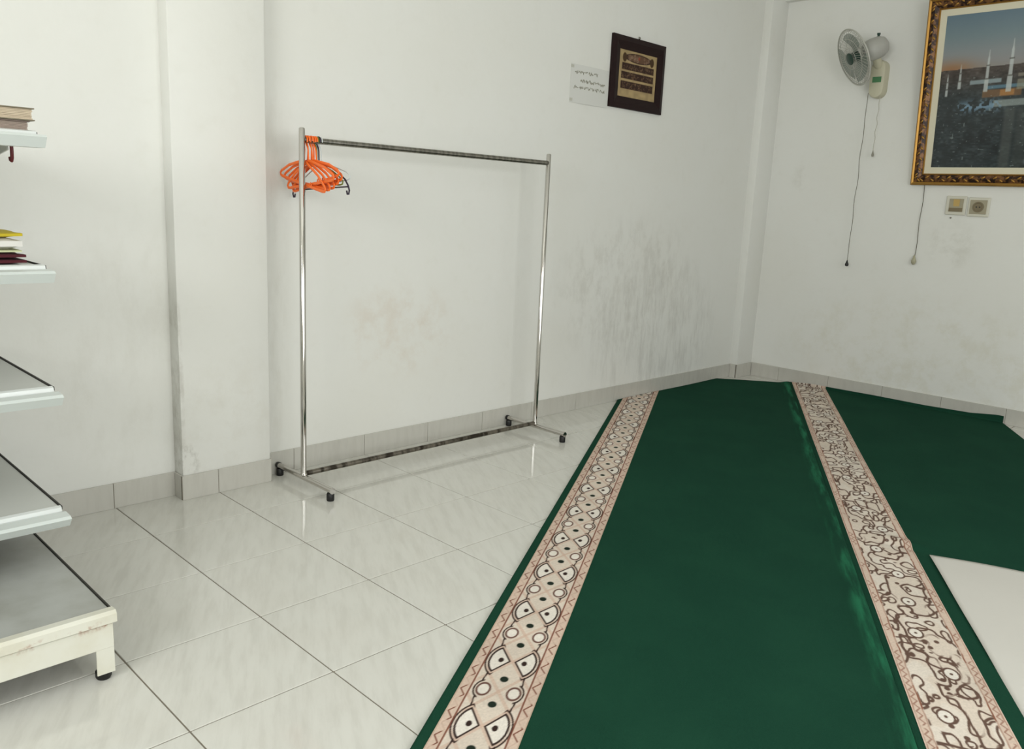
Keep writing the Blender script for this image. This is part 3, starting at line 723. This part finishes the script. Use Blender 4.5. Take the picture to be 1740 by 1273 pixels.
# minarets
for (mx, top, base, wd) in ((.045, -.02, -.16, .007), (.118, .03, -.12, .009), (.275, .10, -.15, .0115), (.405, .15, -.16, .0145), (.70, .20, -.17, .022), (.98, .19, -.17, .022), (1.22, .15, -.15, .018)):
    yy = Y-hz; k = np.clip((yy-base)/(top-base), 0, 1); wl = wd*np.interp(k, [0, .3, .32, .62, .64, .8, .86, 1], [1, .95, .72, .66, .5, .45, .2, .05])
    m_ = smooth(wl+.003, wl-.002, np.abs(X-mx))*smooth(base-.004, base+.004, yy)*smooth(top+.004, top-.004, yy)
    pt(m_, (186, 192, 190), .85)
    for kk in (.31, .63): pt(smooth(wd*1.05, wd*.9, np.abs(X-mx))*smooth(.006, .003, np.abs(k-kk)*(top-base)), (92, 92, 86), .8)
link('photograph', grid_mesh('photograph', np.stack([X+px0, Y+py0, np.full(X.shape, .009)], -1), col), print_mat('photo_print', .16, .5), bf)
b = nb(); box(b, .01, BW-.01, .01, BHt-.01, .0, .0035); obj('back_board', b, M_dkw, bf)

# ------------------------------------------------------------ wall fan
M_fan = mat('grey_fan_plastic', lin(178, 177, 170), .45); M_fanb = mat('beige_fan_plastic', lin(196, 192, 168), .5)
M_wire = mat('grille_wire', lin(186, 185, 176), .45, .1); M_hub = mat('dark_green_hub', lin(26, 58, 46), .4)
M_blade = mat('translucent_grey_blade', lin(150, 162, 152), .3, Alpha=.75); M_lab = mat('green_label', lin(78, 128, 86), .5)
fan = thing('wall_fan', 'grey wall fan with dark green hub mounted left of the gilt frame', 'fan', (XR+WT, -.805, 2.10))
fo = Vector(fan.location)
def fpart(name, bm, m, par=None, **k):
    bmesh.ops.translate(bm, verts=bm.verts, vec=-fo); return obj(name, bm, m, par or fan, smooth=True, **k)
mot = Vector((4.745, -.806, 2.397)); nrm = Vector((-.70, .57, -.42)).normalized(); cen = mot+nrm*.165
def basis(o, z):
    z = z.normalized(); x = z.cross(Vector((0, 0, 1))).normalized(); y = z.cross(x)
    return Matrix(((x.x, y.x, z.x, o.x), (x.y, y.y, z.y, o.y), (x.z, y.z, z.z, o.z), (0, 0, 0, 1)))
F = basis(cen, nrm)
# base: tall rounded plate housing
prof = []
b = nb(); hw, z0_, z1_ = .052, 2.085, 2.335
loop = [(-hw*math.cos(a_), z1_-hw+hw*math.sin(a_)) for a_ in np.linspace(0, math.pi, 12)]+[(hw*math.cos(a_), z0_+hw-hw*math.sin(a_)) for a_ in np.linspace(0, math.pi, 12)]
rings = []
for xx, sc in ((XR+WT, 1), (XR-.045, 1), (XR-.060, .9), (XR-.066, .6)):
    cz = (z0_+z1_)/2; rings.append([b.verts.new((xx, -.805+q[0]*sc, cz+(q[1]-cz)*(1-(1-sc)*.35))) for q in loop])
for A_, B_ in zip(rings, rings[1:]):
    for k in range(len(loop)): b.faces.new((A_[k], A_[(k+1) % len(loop)], B_[(k+1) % len(loop)], B_[k]))
b.faces.new(rings[0]); b.faces.new(rings[-1]); base = fpart('base', b, M_fanb)
b = nb(); box(b, XR-.069, XR-.0655, -.838, -.778, 2.185, 2.222, .001); fpart('label_plate', b, M_lab, base, label='green label on the base')
b = nb(); tube(b, [(XR-.05, -.805, 2.29), (XR-.085, -.805, 2.315), (XR-.115, -.806, 2.345), tuple(mot-Vector((0, 0, .03)))], [.026, .028, .026, .024], 14); fpart('neck', b, M_fanb)
b = nb(); lathe(b, [(0, -.078), (.032, -.075), (.055, -.060), (.068, -.032), (.072, .01), (.070, .05), (.056, .078), (.03, .09), (0, .09)], 24, basis(mot, nrm)); mt_ = fpart('motor_housing', b, M_fan)
kp = mot+Vector((.0, -.005, .075)); b = nb(); lathe(b, [(0, -.004), (.008, -.004), (.008, .008), (.011, .010), (.011, .020), (0, .022)], 12, Matrix.Translation(kp)); fpart('knob', b, M_hub, mt_)
RG = .188
def gril(front):
    b = nb(); s_ = 1 if front else -1; n_ = 44
    for k in range(n_):
        a_ = 2*math.pi*k/n_; pts = []
        for r_ in (.032, .07, .11, .145, .17, .182, RG):
            tw = .5*(1-r_/RG) if front else 0; zz = s_*(.026*(1-(r_/RG)**4)+.002)
            pts.append(F @ Vector((r_*math.cos(a_+tw), r_*math.sin(a_+tw), zz)))
        tube(b, pts, .0011, 4)
    for r_ in (.07, .13, .178):
        zz = s_*(.026*(1-(r_/RG)**4)+.002); tube(b, [F @ Vector((r_*math.cos(q), r_*math.sin(q), zz)) for q in np.linspace(0, 2*math.pi, 49)[:-1]], .0016, 5, closed=True)
    return b
fpart('rear_grille', gril(False), M_wire); gf = fpart('front_grille', gril(True), M_wire)
b = nb(); tube(b, [F @ Vector((RG*math.cos(q), RG*math.sin(q), 0)) for q in np.linspace(0, 2*math.pi, 65)[:-1]], .0052, 8, closed=True); fpart('grille_rim', b, M_wire)
b = nb(); lathe(b, [(0, .027), (.040, .027), (.040, .032), (.031, .036), (0, .037)], 20, F); fpart('badge', b, M_hub, gf, label='dark green centre badge')
b = nb(); lathe(b, [(0, -.03), (.034, -.03), (.036, -.01), (.033, .014), (.022, .022), (0, .024)], 20, F); hub = fpart('hub', b, M_hub)
for k in range(3):
    b = nb(); g_ = []
    for i in range(9):
        r_ = .030+.132*i/8; wa = .36+.52*math.sin(min(1, i/6)*R90); row = []
        for j in range(7):
            q = (j/6-.5)*2; a_ = k*2*math.pi/3+q*wa*.95+.25*i/8; row.append(b.verts.new(F @ Vector((r_*math.cos(a_), r_*math.sin(a_), -.016*q*(1-.3*i/8)+.004))))
        g_.append(row)
    for i in range(8):
        for j in range(6): b.faces.new((g_[i][j], g_[i][j+1], g_[i+1][j+1], g_[i+1][j]))
    bmesh.ops.solidify(b, geom=b.faces[:], thickness=.0018); fpart('blade', b, M_blade)
# pull cords of the fan
M_cord = mat('brown_cord', lin(92, 86, 72), .8); M_cordp = mat('pale_cord', lin(178, 174, 160), .8)
def cord(par, x, y, za, zb, m, km, kr, fp):
    b = nb(); n_ = 26; pts = [(x+.0015*math.sin(k*1.1), y+.004*math.sin(k*.9+y)*math.sin(math.pi*k/n_), za+(zb-za)*k/n_) for k in range(n_+1)]
    tube(b, pts, .0021, 6); c_ = fp('pull_cord', b, m)
    b = nb(); lathe(b, [(0, .030), (kr*.25, .028), (kr*.5, .016), (kr, 0), (kr*.85, -.012), (0, -.016)], 14, Matrix.Translation((x, y, zb-.012))); fp('pull_knob', b, km, c_)
cord(fan, XR-.060, -.758, 2.12, .957, M_cord, M_black, .013, fpart)
cord(fan, XR-.050, -.838, 2.10, 1.72, M_cordp, mat('grey_knob', lin(140, 136, 124), .5), .009, fpart)
# second cord hanging from behind the gilt frame
pc = thing('pull_cord', 'brown pull cord with a cream pull hanging from behind the gilt frame', 'cord', (XR-.004, -1.195, 1.01)); po = Vector(pc.location)
def ppart(name, bm, m, par=None, **k):
    bmesh.ops.translate(bm, verts=bm.verts, vec=-po); return obj(name, bm, m, par or pc, smooth=True, **k)
b = nb(); tube(b, [(XR-.004, -1.197+.003*math.sin(k*.8), 1.62-(1.62-1.03)*k/16) for k in range(17)], .0021, 6); ppart('cord', b, M_cord)
b = nb(); lathe(b, [(0, .034), (.005, .030), (.010, .012), (.017, -.006), (.014, -.020), (.006, -.030), (0, -.032)], 14, Matrix.Translation((XR-.014, -1.197, 1.008))); ppart('pull', b, mat('cream_pull', lin(168, 164, 138), .5), label='cream teardrop pull')

# ------------------------------------------------------------ switches under the frame
M_plate = mat('cream_plate', lin(208, 205, 190), .4); M_ins = mat('beige_insert', lin(160, 152, 128), .5); M_insd = mat('dark_insert', lin(120, 108, 82), .5); M_or = mat('amber_lamp', lin(190, 160, 96), .4)
def plate(name, label, cat, y0, y1, z0, z1):
    r = thing(name, label, cat, (XR+WT, (y0+y1)/2, (z0+z1)/2)); o = Vector(r.location)
    def q(n, bm, m, par=None, **k): bmesh.ops.translate(bm, verts=bm.verts, vec=-o); return obj(n, bm, m, par or r, **k)
    b = nb(); box(b, XR-.004, XR+WT, y0, y1, z0, z1, .004, 2); q('plate', b, M_plate); return r, q
s1, q1 = plate('light_switch', 'cream wall switch plate with beige rocker left of the socket', 'switch', -1.472, -1.348, 1.322, 1.444)
b = nb(); box(b, XR-.007, XR-.003, -1.455, -1.368, 1.342, 1.426, .001); ro = q1('surround', b, M_ins)
b = nb(); prism(b, [(XR-.006, 1.345), (XR-.013, 1.345), (XR-.007, 1.368), (XR-.006, 1.368)], -1.452, -1.371, 'y'); q1('lower_rocker', b, M_insd)
b = nb(); prism(b, [(XR-.006, 1.370), (XR-.013, 1.422), (XR-.006, 1.422)], -1.432, -1.395, 'y'); q1('upper_rocker', b, M_or)
s2, q2 = plate('power_socket', 'cream wall socket plate right of the light switch', 'socket', -1.612, -1.484, 1.316, 1.438)
b = nb(); box(b, XR-.007, XR-.003, -1.597, -1.496, 1.332, 1.422, .001); q2('surround', b, M_ins)
b = nb(); lathe(b, [(.034, 0), (.034, .004), (.026, .004), (.024, .001), (0, .001)], 22, Matrix.Translation((XR-.0068, -1.546, 1.377)) @ Matrix.Rotation(-R90, 4, 'Y')); sk = q2('socket_ring', b, M_insd)
for dy in (-.010, .010):
    b = nb(); lathe(b, [(.004, 0), (.004, .002), (0, .002)], 10, Matrix.Translation((XR-.0078, -1.546+dy, 1.377)) @ Matrix.Rotation(-R90, 4, 'Y')); q2('pin_hole', b, M_black, sk)
b = nb(); lathe(b, [(0, 0), (.006, 0), (.006, .004), (.003, .008), (0, .009)], 10, Matrix.Translation((XR+WT, -1.386, 1.302)) @ Matrix.Rotation(-R90, 4, 'Y')); obj('nail', b, M_steel2, smooth=True, label='small dark nail head in the wall below the light switch', cat='nail')
